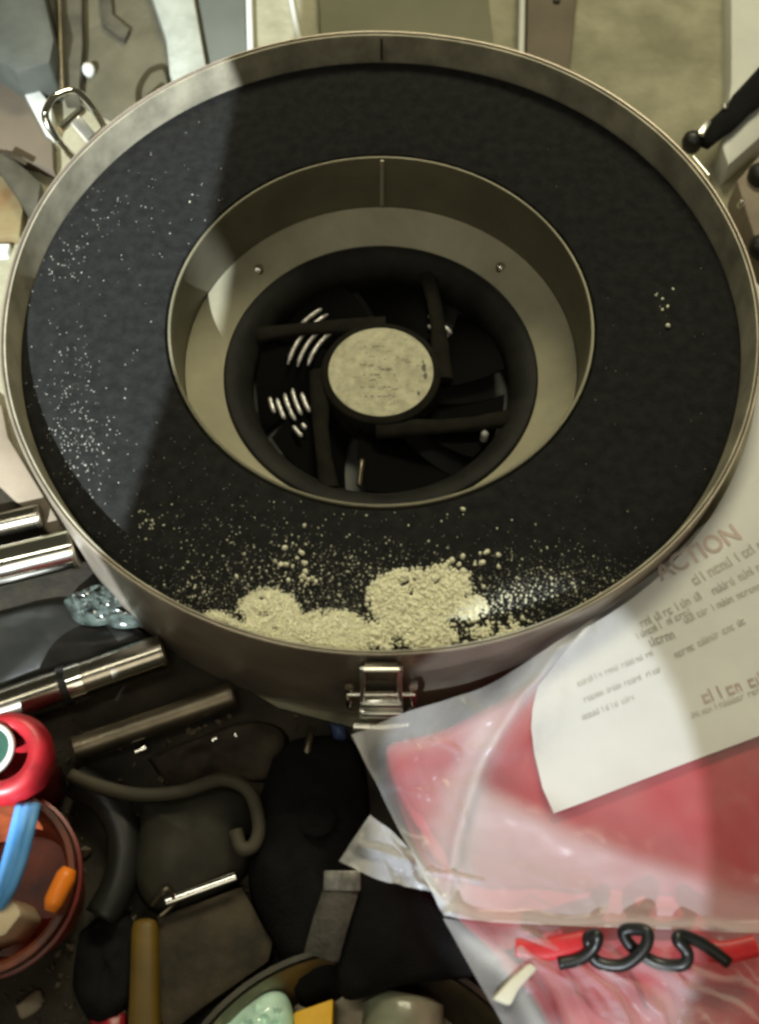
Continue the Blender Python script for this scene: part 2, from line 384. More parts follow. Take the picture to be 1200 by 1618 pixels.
# seven pitched blades
for k in range(7):
    a0 = math.radians(149 + 25.7 - 7 + 51.43 * k)
    Vb, Fb = [], []
    nr, nt_ = 8, 8
    for side in (0, 1):
        for i in range(nr):
            r = 0.0365 + (0.0750 - 0.0365) * i / (nr - 1)
            for j in range(nt_):
                u = j / (nt_ - 1)
                a = a0 + (u - 0.5) * math.radians(43) + 0.25 * (i / (nr - 1))
                z = -0.0815 - 0.0115 * u - 0.0012 * side + 0.0015 * math.sin(PI * u)
                Vb.append((r * math.cos(a), r * math.sin(a), z))
    N = nr * nt_
    for i in range(nr - 1):
        for j in range(nt_ - 1):
            q = (i * nt_ + j, i * nt_ + j + 1, (i + 1) * nt_ + j + 1, (i + 1) * nt_ + j)
            Fb.append(q); Fb.append(tuple(N + t for t in q[::-1]))
    rim = [j for j in range(nt_)] + [i * nt_ + nt_ - 1 for i in range(1, nr)] + [(nr - 1) * nt_ + j for j in range(nt_ - 2, -1, -1)] + [i * nt_ for i in range(nr - 2, 0, -1)]
    for i in range(len(rim)):
        j = (i + 1) % len(rim); Fb.append((rim[i], rim[j], N + rim[j], N + rim[i]))
    obj('blade', Vb, Fb, M['blade'], fan, auto=40)
# pale arcs added as glints between the blades, and a bolt as bright spot
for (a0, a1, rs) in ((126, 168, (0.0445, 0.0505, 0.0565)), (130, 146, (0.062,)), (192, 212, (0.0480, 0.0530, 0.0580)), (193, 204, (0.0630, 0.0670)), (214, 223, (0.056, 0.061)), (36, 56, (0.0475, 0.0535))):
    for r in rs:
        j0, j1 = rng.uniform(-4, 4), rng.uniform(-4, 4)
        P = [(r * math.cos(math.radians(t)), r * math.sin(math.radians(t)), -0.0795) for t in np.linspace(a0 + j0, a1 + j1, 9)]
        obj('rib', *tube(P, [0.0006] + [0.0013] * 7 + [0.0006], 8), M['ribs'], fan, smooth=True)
q = at(766, 688, -0.079)
obj('bolt', *lathe([(0, -0.0755), (0.0016, -0.0760), (0.0022, -0.0775), (0.0022, -0.085)], 18, (q.x, q.y, 0)), M['ribs'], fan, smooth=True)
q = at(571, 745, -0.079)
obj('wire', *tube(smooth_path([(q.x + .0005, q.y + 0.006, -0.077), (q.x, q.y, -0.076), (q.x - .001, q.y - 0.010, -0.078)], 5), 0.0017, 10), M['dimmetal'], fan, smooth=True)

# ---- latches (three, 120 degrees apart); built in a local frame: +x outward, z up, then turned
def latch(ang, opened):
    root = obj('latch', *box((0.0016, 0, -0.036), (0.0022, 0.020, 0.052), 0.0006), M['bright'], None, centre=False, auto=40)
    root.parent = drum
    root.location = (0.2003 * math.cos(ang), 0.2003 * math.sin(ang), -DH)
    root.rotation_euler = (0, 0, ang)
    def sub(name, VF, m, auto=40):
        V, Fc = VF
        me = bpy.data.meshes.new(name); me.from_pydata([tuple(v) for v in V], [], Fc); me.validate()
        bm = bmesh.new(); bm.from_mesh(me); bmesh.ops.recalc_face_normals(bm, faces=bm.faces); bm.to_mesh(me); bm.free()
        o = bpy.data.objects.new(name, me); C.objects.link(o); o.parent = root; me.materials.append(m)
        for p in me.polygons: p.use_smooth = True
        me.set_sharp_from_angle(angle=math.radians(auto)); return o
    sub('hook_plate', join(box((0.0022, 0, -0.013), (0.003, 0.0155, 0.020), 0.0006)), M['dimmetal'])
    # side cheeks curling forward
    for s in (-1, 1):
        sub('cheek', tube(smooth_path([(0.003, s * 0.0135, -0.054), (0.009, s * 0.0150, -0.048), (0.0105, s * 0.0155, -0.034), (0.006, s * 0.0150, -0.026)], 5), [0.0016] * 15 + [0.0023], 10), M['chrome'])
    if not opened:
        # wire bail from the lever up to the hook
        B = [(0.011, -0.0092, -0.040), (0.010, -0.0088, -0.026), (0.0060, -0.0082, -0.010), (0.0045, -0.0075, -0.0035), (0.0045, 0.0075, -0.0035), (0.0060, 0.0082, -0.010), (0.010, 0.0088, -0.026), (0.011, 0.0092, -0.040)]
        sub('bail', tube(B, 0.00115, 10), M['bright'])
        sub('lever', join(box((0.0100, 0, -0.0355), (0.0060, 0.0205, 0.0075), 0.0015), box((0.0125, 0, -0.0450), (0.0050, 0.0215, 0.0080), 0.0018)), M['bright'])
        sub('lever_lip', tube([(0.0165, -0.0135, -0.0545), (0.0172, 0, -0.0552), (0.0165, 0.0135, -0.0545)], 0.0030, 12), M['bright'])
        sub('pin', tube([(0.0085, -0.0158, -0.0285), (0.0085, 0.0158, -0.0285)], 0.0014, 10), M['chrome'])
    else:
        B = [(0.010, -0.0115, -0.030), (0.020, -0.0150, -0.012), (0.030, -0.0135, 0.0015), (0.034, -0.004, 0.005), (0.034, 0.004, 0.005), (0.030, 0.0135, 0.0015), (0.020, 0.0150, -0.012), (0.010, 0.0115, -0.030)]
        sub('bail', tube(smooth_path(B, 4), 0.0023, 10, flat=0.7), M['chrome'])
        sub('lever', join(box((0.015, -0.002, -0.018), (0.0045, 0.009, 0.030), 0.0018, Matrix.Rotation(math.radians(48), 3, 'Y'))), M['bright'])
        sub('lever_lip', tube([(0.0265, -0.011, -0.008), (0.0265, 0.009, -0.008)], 0.0026, 12), M['chrome'])
    return root
latch(math.radians(-90), False)
latch(math.radians(144.0), True)
latch(math.radians(27.0), False)

# ------------------------------------------------------------------ powder and dust on the foam
def foam_z(r): return np.interp(r, [p[0] for p in fp[::-1][1:]], [p[1] for p in fp[::-1][1:]]) if False else np.interp(r, [0.1165, 0.122, 0.14, 0.17, 0.192, 0.194], [-0.0200, -0.0182, -0.0176, -0.0176, -0.0182, -0.0195])
OCT = np.array([(1, 0, 0), (-1, 0, 0), (0, 1, 0), (0, -1, 0), (0, 0, 1), (0, 0, -1)], float)
OF = np.array([(0, 2, 4), (2, 1, 4), (1, 3, 4), (3, 0, 4), (2, 0, 5), (1, 2, 5), (3, 1, 5), (0, 3, 5)])
ico = bmesh.new(); bmesh.ops.create_icosphere(ico, subdivisions=1, radius=1); ICV, ICF = bm_out(ico)
ICV = np.array([tuple(v) for v in ICV]); ICF = np.array(ICF)
def mound(h, hgt, xr, yr):
    n = 90; V = []; Fc = []; idx = {}
    for j in range(n):
        for i in range(n):
            x = xr[0] + (xr[1] - xr[0]) * i / (n - 1); y = yr[0] + (yr[1] - yr[0]) * j / (n - 1)
            hv = h(x, y)
            if hv > 0.12 and ok(x, y, 0.0003):
                idx[i, j] = len(V); V.append((x, y, foam_z(math.hypot(x, y)) + hgt * 0.8 * min(1, hv * 1.6) ** 0.7 + 0.0005 * (vnoise(x, y, 900) - 0.5)))
    for (i, j) in idx:
        if (i + 1, j) in idx and (i + 1, j + 1) in idx and (i, j + 1) in idx: Fc.append((idx[i, j], idx[i + 1, j], idx[i + 1, j + 1], idx[i, j + 1]))
    return np.array(V), Fc
def grains(name, pts, sizes, m, kind, label, fine=False, extra=None):
    bv, bf = (ICV, ICF) if not fine else (OCT, OF)
    V = []; Fc = []
    for i, (p, s) in enumerate(zip(pts, sizes)):
        A = rng.normal(size=(3, 3)); Q, _ = np.linalg.qr(A)
        v = (bv * rng.uniform(0.65, 1.2, 3)) @ Q * s * (1 + 0.18 * rng.normal(size=(len(bv), 1))) + p
        V.append(v); Fc.append(bf + i * len(bv))
    V = np.concatenate(V); Fc = np.concatenate(Fc).tolist()
    if extra is not None: Fc += [tuple(q + len(V) for q in f) for f in extra[1]]; V = np.concatenate([V, extra[0]])
    o = obj(name, V.tolist(), Fc, m, smooth=not fine)
    return tag(o, label, 'powder', kind=kind)
def on_foam(px, py):
    q = at(px, py, -0.0178); return q.x, q.y
def ok(x, y, s=0): 
    r = math.hypot(x, y); return HR + 0.002 < r < 0.1935 - s

def heap(name, blobs, ngr, smin, smax, label, hgt):
    # a low heap: mound surface plus grains on and round it. blobs: px, py, rx, ry, weight
    W = []
    for (px, py, rx, ry, wt) in blobs:
        x, y = on_foam(px, py); sxw = (Vector(on_foam(px + rx, py)) - Vector((x, y))).length; syw = (Vector(on_foam(px, py + ry)) - Vector((x, y))).length
        W.append((x, y, sxw, syw, wt))
    def h(x, y):
        v = 0
        for (a, b, p, q, wt) in W: v = max(v, wt * max(0.0, 1 - ((x - a) / p) ** 2 - ((y - b) / q) ** 2))
        return v * max(0, min(1, (vnoise(x, y, 75, 2) * 0.65 + vnoise(x, y, 260, 3) * 0.35 + vnoise(x, y, 700, 5) * 0.2) * 2.1 - (0.48 if smax > 0.001 else 0.34)))
    pts, sz = [], []
    xs = [w_[0] for w_ in W]; ys = [w_[1] for w_ in W]; ex = max(w_[2] for w_ in W) * 1.4; ey = max(w_[3] for w_ in W) * 1.4
    tries = 0
    while len(pts) < ngr and tries < ngr * 60:
        tries += 1
        x = rng.uniform(min(xs) - ex, max(xs) + ex); y = rng.uniform(min(ys) - ey, max(ys) + ey)
        if not ok(x, y, 0.0005): continue
        hv = h(x, y)
        if hv <= 0: continue
        if rng.random() > min(1, 0.25 + 2.2 * hv): continue
        s = smin * 0.75 + (smax - smin * 0.75) * rng.random() ** 1.8 * (1.0 if rng.random() < 0.95 else 1.6)
        z = foam_z(math.hypot(x, y)) + hgt * min(1, hv * 1.6) ** 0.7 * rng.uniform(0.0, 1.0) + s * 0.4
        pts.append((x, y, z)); sz.append(s)
    return grains(name, np.array(pts), sz, M['powder'], 'stuff', label, extra=mound(h, hgt, (min(xs) - ex, max(xs) + ex), (min(ys) - ey, max(ys) + ey)))
heap('powder_heap', [(424, 972, 56, 46, 1.0), (396, 986, 36, 28, .8), (520, 1000, 70, 40, 1.0), (465, 1005, 60, 30, .9), (555, 1010, 34, 24, .6), (345, 975, 34, 12, .5), (460, 1012, 110, 20, .9)], 6500, 0.0003, 0.0006, 'fine cream powder heaped against the front of the drum rim, left of the latch', 0.0015)
heap('crumb_heap', [(655, 945, 78, 50, 1.0), (640, 975, 50, 34, .9), (680, 1005, 46, 26, .7), (700, 925, 50, 32, .7), (600, 1005, 30, 26, .25), (790, 1000, 46, 20, .35), (740, 960, 34, 22, .3)], 3000, 0.0006, 0.0013, 'coarse cream crumbs heaped on the black foam above the front latch', 0.0019)
# loose crumbs, denser towards the front rim
pts, sz = [], []
for (px, py, sx, sy, n, s0, s1) in ((480, 890, 14, 26, 16, .0010, .0018), (600, 1000, 30, 25, 170, .0004, .0012), (750, 890, 26, 14, 12, .0010, .0017), (500, 930, 110, 34, 420, .0002, .0007), (430, 880, 90, 40, 200, .0002, .0006),
                                    (620, 930, 170, 46, 230, .00015, .0006), (800, 948, 28, 16, 110, .0002, .0009), (880, 940, 70, 34, 300, .0002, .0007), (240, 825, 22, 12, 22, .0004, .0007), (730, 1000, 60, 22, 230, .0003, .0011),
                                    (1050, 470, 14, 10, 5, .0005, .0010), (310, 945, 26, 14, 60, .0002, .0006), (600, 850, 260, 45, 70, .0002, .0006)):
    for _ in range(n):
        x, y = on_foam(rng.normal(px, sx), rng.normal(py, sy))
        if not ok(x, y): continue
        s = s0 + (s1 - s0) * rng.random() ** 2.2
        pts.append((x, y, foam_z(math.hypot(x, y)) + s * 0.4)); sz.append(s)
for px, py, s in ((732, 806, .0016), (1056, 516, .0017), (1037, 468, .0010), (1064, 458, .0009), (762, 890, .0019), (478, 876, .0018), (483, 905, .0019), (494, 915, .0017), (715, 886, .0017), (725, 893, .0016), (708, 890, .0014), (374, 912, .0013), (300, 320, .0006)):
    x, y = on_foam(px, py)
    if ok(x, y): pts.append((x, y, -0.0176 + s * 0.5)); sz.append(s)
grains('scattered_crumbs', np.array(pts), sz, M['powder'], 'stuff', 'cream crumbs scattered loose across the front of the black foam')
# very fine dust: left side, along the left wall, everywhere thinly
pts, sz = [], []
for (px, py, sx, sy, n, s0, s1) in ((125, 690, 34, 46, 190, .0002, .00055), (105, 600, 30, 60, 110, .0002, .0004), (95, 400, 25, 40, 60, .0002, .0005), (150, 330, 40, 30, 40, .0002, .0004), (250, 330, 60, 70, 40, .0002, .0005),
                                    (900, 925, 75, 24, 700, .00014, .00034), (470, 960, 110, 40, 1400, .00014, .0003), (690, 960, 110, 45, 1300, .00014, .0003), (600, 940, 260, 60, 1100, .00015, .00035), (300, 850, 120, 60, 260, .00015, .0004), (900, 600, 160, 160, 60, .0002, .0004), (240, 500, 120, 150, 90, .0002, .0004)):
    for _ in range(n):
        x, y = on_foam(rng.normal(px, sx), rng.normal(py, sy))
        if not ok(x, y): continue
        s = rng.uniform(s0, s1)
        pts.append((x, y, foam_z(math.hypot(x, y)) + s * 0.3)); sz.append(s)
grains('fine_dust', np.array(pts), sz, M['dust'], 'stuff', 'fine pale dust specks sprinkled over the whole black foam collar', fine=True)

# ------------------------------------------------------------------ clutter behind the drum
def thing(name, VF, m, label, cat, group=None, smooth=False, auto=None):
    return tag(obj(name, *VF, m, smooth=smooth, auto=auto), label, cat, group)
thing('olive_sheet', prism([(120, -70), (300, -70), (300, 160), (200, 200), (120, 160)], FZ, FZ + 0.003), M['panel'], 'stained olive brown sheet under the white plank and the open latch', 'sheet', auto=40)  # dark sheet added where the concrete lies unlit
thing('metal_box', prism([(-90, -70), (55, -70), (85, 62), (78, 98), (25, 112), (-90, 40)], FZ, FZ + 0.035, 0.002), M['greybox'], 'grey green metal box in the upper left corner', 'box', auto=40)
thing('dark_bar', prism([(62, -60), (128, -60), (130, 70), (124, 150), (98, 150), (90, 60)], FZ, FZ + 0.012), M['darkiron'], 'dark flat iron bar lying beside the grey metal box', 'bar', auto=40)  # plain dark strip under the thin rod
thing('thin_rod', tube([at(91, -60, FZ + .018), at(98, 150, FZ + .017)], 0.0021), M['dimmetal'], 'thin grey metal rod lying on the dark iron bar', 'rod', auto=40)
thing('scrap_plate', prism([(150, -60), (172, -60), (178, 22), (205, 44), (196, 62), (160, 36)], FZ + .0031, FZ + 0.008), M['darkiron'], 'small dark hooked scrap plate on the concrete left of the white plank', 'scrap', auto=40)
thing('painted_plank', prism([(222, -60), (296, -60), (324, 96), (331, 132), (285, 150), (268, 118), (262, 60)], FZ + .0031, FZ + 0.014), M['white'], 'chalky white painted plank on the floor behind the drum', 'plank', auto=40)
thing('grey_board', prism([(300, -60), (385, -60), (391, 120), (336, 135)], FZ, FZ + 0.006), M['greyboard'], 'smooth grey board between the white plank and a white rod', 'board', auto=40)
thing('white_rod', tube([at(392, -60, FZ + .006), at(397, 120, FZ + .006)], 0.0026), M['wpaint'], 'upright looking white rod along the edge of the grey board', 'rod', 'white rods behind the drum', smooth=False, auto=40)
thing('white_rod', tube([at(449, -60, FZ + .0021), at(482, 110, FZ + .0021)], 0.0021), M['wpaint'], 'slanting white rod between the straight rod and the olive board', 'rod', 'white rods behind the drum', auto=40)
thing('white_rod', tube([at(827, -60, FZ + .012), at(823, 130, FZ + .012)], 0.0025), M['wpaint'], 'white rod along the left edge of the dark brown plank', 'rod', 'white rods behind the drum', auto=40)
thing('olive_board', prism([(500, -60), (766, -60), (784, 100), (600, 90), (510, 95)], FZ, FZ + 0.010), M['olive'], 'wide olive board directly behind the middle of the drum', 'board', auto=40)
thing('brown_plank', prism([(835, -60), (918, -60), (897, 140), (832, 130)], FZ, FZ + 0.010), M['brown'], 'dark brown wooden plank beside a white rod', 'plank', auto=40)
thing('bolt_hole_plug', lathe([(0, .0022), (.0024, .002), (.003, 0)], 16, tuple(at(880, 2, FZ + .0102))), M['darkiron'], 'tiny dark plug on the brown plank at the top edge', 'plug', smooth=True)
thing('white_box', prism([(1156, -60), (1290, -60), (1290, 190), (1205, 215), (1152, 262), (1142, 232), (1156, 130)], FZ, FZ + 0.020, 0.002), M['wpaint'], 'white board or box under the black strap', 'box', auto=40)
st = empty('black_strap', at(1150, 170, FZ + .02), 'black strap with a metal clip lying across the white box', 'strap')
obj('webbing', *tube(smooth_path([at(1260, 70, FZ + .0245), at(1200, 138, FZ + .0245), at(1150, 190, FZ + .0245), at(1108, 225, FZ + .024)], 5), [0.0098] * 8 + [0.0085] * 4 + [0.0075] * 4, 14, flat=0.45), M['cloth'], st, smooth=True)
obj('end_knob', *lathe([(0, .012), (.004, .0115), (.0065, .009), (.0072, .005), (.006, 0)], 24, tuple(at(1092, 233, FZ + .016))), M['black'], st, smooth=True)
obj('clip', *box(at(1114, 203, FZ + .029), (0.0045, 0.014, 0.003), 0.001, Matrix.Rotation(math.radians(-28), 3, 'Z')), M['bright'], st, auto=40)
obj('rivet', *lathe([(0, .002), (.002, .0015), (.0026, 0)], 16, tuple(at(1146, 168, FZ + .0285))), M['bright'], st, smooth=True)
thing('cardboard_box', prism([(1165, 285), (1205, 240), (1290, 200), (1290, 560), (1250, 560), (1214, 440), (1182, 340)], FZ, FZ + 0.022, 0.002), M['card'], 'brown cardboard box at the right edge beyond the drum', 'box', auto=40)
thing('rubber_stopper', lathe([(0, .010), (.006, .009), (.009, .005), (.0085, 0)], 24, tuple(at(1202, 282, FZ + .022))), M['black'], 'round black rubber stopper lying on the brown cardboard, upper of two', 'stopper', 'rubber stoppers on the cardboard', smooth=True)  # black domes added in place of two dark holes
thing('rubber_stopper', lathe([(0, .010), (.006, .009), (.009, .005), (.0085, 0)], 24, tuple(at(1204, 396, FZ + .022))), M['black'], 'round black rubber stopper lying on the brown cardboard, lower of two', 'stopper', 'rubber stoppers on the cardboard', smooth=True)
thing('metal_stud', lathe([(0, .006), (.0015, .0055), (.002, 0)], 16, tuple(at(1170, 326, FZ + .0222))), M['bright'], 'small shiny stud on the brown cardboard', 'stud', smooth=True)

thing('tan_plate', prism([(-90, 112), (25, 114), (60, 170), (82, 220), (84, 268), (58, 258), (10, 243), (-90, 225)], FZ, FZ + 0.010), M['tan'], 'rusty tan metal plate at the left behind the drum', 'plate', auto=40)
thing('white_wedge', prism([(20, 114), (38, 113), (80, 165), (82, 215), (70, 208)], FZ, FZ + 0.014, 0.0008), M['wpaint'], 'narrow white wedge strip across the tan plate', 'strip', auto=40)
thing('dark_block', prism([(-90, 226), (12, 242), (64, 288), (58, 330), (36, 322), (-5, 262), (-90, 258)], FZ, FZ + 0.018), M['darkiron'], 'dark iron block with a worn edge beside the rim', 'block', auto=40)
thing('worn_edge_bar', tube([at(8, 240, FZ + .019), at(40, 257, FZ + .019)], 0.0017, 8), M['dimmetal'], 'short dull metal bar along the top of the dark block', 'bar', auto=40)
thing('rusty_board', prism([(-90, 260), (6, 266), (36, 330), (30, 372), (-90, 380)], FZ, FZ + 0.008), M['rust'], 'orange rust stained board at the left edge', 'board', auto=40)
thing('white_strip', prism([(-90, 384), (16, 384), (10, 400), (-90, 402)], FZ, FZ + 0.006), M['wpaint'], 'white strip below the rust stained board', 'strip', auto=40)
thing('white_bead', lathe([(0, .009), (.003, .0085), (.0046, .0055), (.0046, .003), (.003, 0)], 20, tuple(at(142, 118, FZ + .0031))), M['wpaint'], 'small round white bead near the open latch', 'bead', smooth=True)
thing('pale_nail_head', lathe([(0, .004), (.0018, .0035), (.002, 0)], 14, tuple(at(81, 110, FZ + .003))), M['bright'], 'pale nail head beside the thin grey rod', 'nail', smooth=True)

# ------------------------------------------------------------------ clutter in front, left
thing('tan_strip', prism([(-90, 560), (2, 640), (12, 690), (104, 842), (84, 848), (0, 768), (-90, 690)], FZ, FZ + 0.008), M['card'], 'tan cardboard strip curving along the left side of the drum', 'strip', auto=40)  # added strip standing in for the drum's outer wall
thing('rubber_mat', prism([(-140, 700), (60, 800), (260, 1010), (440, 1118), (620, 1165), (780, 1300), (900, 1720), (-140, 1720)], FZ, FZ + 0.003, 0.0008), M['mat'], 'dark dirty rubber mat under the clutter in front of the drum', 'mat', auto=40)
def pipe(name, p, q, z, r, m, label, group=None, collar=None):
    a, b = at(*p, z), at(*q, z)
    e = empty(name, (a.x, a.y, FZ), label, 'pipe', group)
    obj('barrel', *tube([a, b], r, 32), m, e, auto=40)
    d = (b - a).normalized()
    obj('end_cap', *tube([b - d * 0.001, b + d * 0.0012], [r * 1.02, r * 0.9], 32), M['dimmetal'], e, auto=40)
    if collar:
        c = at(*collar, z)
        obj('collar', *tube([c - d * 0.002, c + d * 0.002], r * 1.12, 32), M['black'], e, auto=40)
        obj('sleeve', *tube([c + d * 0.002, c + d * 0.010], r * 1.06, 32), M['chrome'], e, auto=40)
    return e
pipe('chrome_pipe', (-120, 925), (118, 868), FZ + .018, 0.0115, M['chrome'], 'thick bright chrome pipe touching the drum at the left', 'pipes left of the drum')
pipe('chrome_pipe', (-120, 858), (62, 816), FZ + .012, 0.0070, M['darkchrome'], 'thin dark chrome pipe above the thick bright one', 'pipes left of the drum')
pipe('chrome_pipe', (-60, 1140), (258, 1030), FZ + .015, 0.0098, M['darkchrome'], 'dark chrome pipe with a black collar above the red can', 'pipes left of the drum', collar=(104, 1084))
pipe('chrome_pipe', (120, 1182), (366, 1098), FZ + .012, 0.0070, M['dimmetal'], 'dull bronze pipe lowest of the four left of the latch', 'pipes left of the drum')
thing('black_case', pillow([(-80, 985), (40, 950), (110, 945), (215, 985), (245, 1010), (150, 1045), (30, 1090), (-80, 1130)], FZ + .003, 0.010, namp=0.004, nscale=50), M['black'], 'flat black plastic case between the chrome pipes', 'case', smooth=True)
thing('crumpled_wrapper', pillow([(96, 945), (130, 928), (165, 918), (196, 938), (192, 962), (160, 982), (118, 978)], FZ + .012, 0.008, rings=12, namp=0.010, nscale=260, dens=5), M['teal'], 'crumpled pale teal plastic wrapper on the black case', 'wrapper', auto=25)
thing('crumpled_wrapper', pillow([(150, 968), (185, 962), (230, 968), (226, 984), (180, 988)], FZ + .012, 0.006, rings=8, namp=0.008, nscale=260, dens=5, seed=4), M['teal'], 'small glossy twist of wrapper touching the drum wall', 'wrapper', auto=25)
for (px, py, lb) in ((225, 1183, 'shiny bolt below the bronze pipe, brightest of three'), (338, 1170, 'shiny bolt below the bronze pipe, middle of three'), (368, 1164, 'shiny bolt below the bronze pipe, nearest the latch')):
    q = at(px, py, FZ + .0055)
    d = (at(px + 30, py - 14, FZ + .0055) - q).normalized()
    thing('bolt', tube([q - d * 0.004, q - d * .001, q - d * .0009, q + d * 0.002], [0.0016, 0.0016, 0.0026, 0.0026], 12), M['chrome'], lb, 'bolt', 'bolts below the bronze pipe', auto=40)
thing('olive_jug', pillow([(218, 1262), (270, 1256), (335, 1232), (385, 1240), (404, 1280), (400, 1340), (372, 1388), (300, 1428), (240, 1440), (205, 1400), (208, 1320)], FZ + .003, 0.024, rings=10, power=0.35, namp=0.004, nscale=35), M['jug'], 'dull olive plastic jug lying on the dark mat', 'jug', smooth=True)
thing('olive_hose', tube(smooth_path([at(112, 1225, FZ + .022), at(160, 1243, FZ + .024), at(222, 1256, FZ + .027), at(290, 1250, FZ + .028), at(350, 1232, FZ + .028), at(393, 1250, FZ + .028), at(409, 1300, FZ + .028), at(402, 1334, FZ + .028), at(382, 1340, FZ + .028), at(372, 1312, FZ + .028)], 6), 0.0034, 14), M['hose'], 'olive rubber hose curling over the olive jug', 'hose', smooth=True)
thing('black_hose', tube(smooth_path([at(120, 1235, FZ + .012), at(165, 1262, FZ + .012), at(196, 1320, FZ + .012), at(190, 1390, FZ + .012), at(160, 1450, FZ + .012)], 6), 0.0085, 16), M['black'], 'thick black hose curving beside the orange bucket', 'hose', smooth=True)
thing('metal_ruler', tube([at(262, 1424, FZ + .020), at(300, 1410, FZ + .021), at(372, 1384, FZ + .021)], 0.0021, 10, flat=0.4), M['chrome'], 'thin bright metal strip below the olive jug', 'strip', auto=40)
thing('dirty_board', prism([(250, 1448), (382, 1400), (432, 1490), (424, 1520), (310, 1600), (262, 1640), (240, 1560)], FZ + .003, FZ + 0.012), M['dirty'], 'dirt covered brown board beside the yellow pole', 'board', auto=40)
thing('yellow_pole', prism([(205, 1452), (246, 1448), (252, 1720), (196, 1720)], FZ + .003, FZ + 0.020, 0.004), M['yellow'], 'dull yellow flat pole standing near the bottom edge', 'pole', auto=50)
for (pts_, c_, lb) in (([(150, 1560), (178, 1500), (192, 1510), (170, 1590)], M['blue'], 'dim blue rag among the dark scraps'), ([(140, 1600), (190, 1570), (196, 1640), (140, 1660)], M['red'], 'dim red rag left of the yellow pole'), ([(20, 1590), (60, 1560), (66, 1590), (32, 1612)], M['card'], 'dim brown card scrap below the bucket')):
    thing('rag' if 'rag' in lb else 'card_scrap', pillow(pts_, FZ + .003, 0.004, rings=5, namp=0.003, nscale=120), c_, lb, 'scrap', smooth=True)

LV, LF = [], []
for _ in range(420):
    px, py = rng.uniform(-40, 470), rng.uniform(1130, 1640)
    q = at(px, py, FZ + .004); sc_ = rng.uniform(.0006, .0022) * (1.8 if rng.random() < .08 else 1)
    A = rng.normal(size=(3, 3)); Q_, _r = np.linalg.qr(A)
    LF += [tuple(t + len(LV) for t in f) for f in OF.tolist()]; LV += [Vector(v) for v in (OCT * rng.uniform(.4, 1.5, 3)) @ Q_ * sc_ + np.array(q)]
tag(obj('litter', LV, LF, M['litter']), 'small chips and dirt strewn over the dark rubber mat', None, kind='stuff')
thing('dark_rag', pillow([(230, 1195), (300, 1165), (400, 1135), (455, 1160), (430, 1230), (340, 1225), (270, 1245)], FZ + .003, 0.008, rings=10, namp=0.008, nscale=70, seed=6), M['dirty'], 'crumpled dirty brown rag under the bronze pipe', 'rag', smooth=True)
thing('dark_rag', pillow([(120, 1470), (180, 1430), (215, 1470), (205, 1580), (150, 1620), (110, 1560)], FZ + .003, 0.010, rings=10, namp=0.010, nscale=80, seed=8), M['cloth'], 'crumpled black rag between the orange bucket and the yellow pole', 'rag', smooth=True)
thing('bent_wire', tube(smooth_path([at(250, 1450, FZ + .016), at(275, 1425, FZ + .018), at(262, 1405, FZ + .026), at(240, 1430, FZ + .02)], 6), 0.0012, 8), M['dimmetal'], 'short bent wire at the corner of the dirty brown board', 'wire', smooth=True)
# ---- orange bucket with its contents, red cap above it
bc = at(-22, 1392, FZ + .060)
bk = empty('orange_bucket', (bc.x, bc.y, FZ + .003), 'brown orange plastic bucket at the lower left edge', 'bucket')
bz = FZ + .003
obj('body', *lathe([(0.0, bz), (0.030, bz), (0.0375, FZ + .058), (0.0395, FZ + .060), (0.0395, FZ + .063), (0.037, FZ + .063), (0.0345, FZ + .058), (0.028, bz + .004), (0.0, bz + .004)], 64, (bc.x, bc.y, 0)), M['orange'], bk, auto=40)
obj('rim_band', *lathe([(0.0397, FZ + .050), (0.0405, FZ + .050), (0.0412, FZ + .056), (0.0398, FZ + .0565)], 64, (bc.x, bc.y, 0), closed=True), mat('dark_red_band', (0.22, 0.02, 0.015), 0.4), bk, auto=40)
thing('orange_marker', tube([at(78, 1440, FZ + .072), at(84, 1425, FZ + .072), at(104, 1385, FZ + .072), at(110, 1372, FZ + .072)], [0.0024, 0.0042, 0.0045, 0.0030], 14), M['borange'], 'bright orange marker resting on the bucket rim', 'marker', smooth=True)
strands = [tube(smooth_path([at(50 + o, 1272, FZ + .066), at(41 + o, 1310, FZ + .069 + j * .0006), at(27 + o, 1365, FZ + .069), at(4 + o * .7, 1420, FZ + .064), at(-40, 1470 + o * .5, FZ + .05)], 5), 0.0024, 10) for j, o in enumerate((-18, -6, 6))]
thing('blue_strap', join(*strands), M['blue'], 'light blue corded strap hanging in the orange bucket', 'strap', smooth=True)
thing('beige_block', prism([(-60, 1425), (20, 1418), (34, 1444), (8, 1478), (-60, 1500)], FZ + .03, FZ + .062, 0.002), M['beige'], 'beige block inside the orange bucket', 'block', auto=40)
cc = at(2, 1192, FZ + .075)
cap = obj('red_can', *lathe([(0.0115, FZ + .074), (0.0125, FZ + .0765), (0.0165, FZ + .0765), (0.0200, FZ + .074), (0.0214, FZ + .066), (0.0190, FZ + .054), (0.0130, FZ + .040), (0.0110, bz), (0.0, bz), (0.0, FZ + .060), (0.0112, FZ + .060)], 64, (cc.x, cc.y, 0)), M['red'])
for p in cap.data.polygons: p.use_smooth = True
tag(cap, 'glossy red plastic can with a round opening at the left edge', 'can')
obj('opening_ring', *lathe([(0.0095, FZ + .0755), (0.0100, FZ + .0785), (0.0118, FZ + .0785), (0.0124, FZ + .0760)], 48, (cc.x - .006, cc.y + .002, 0), closed=True), M['wpaint'], cap, smooth=True)
obj('opening_liner', *lathe([(0.0, FZ + .0768), (0.0097, FZ + .0770)], 40, (cc.x - .006, cc.y + .002, 0)), M['green'], cap)

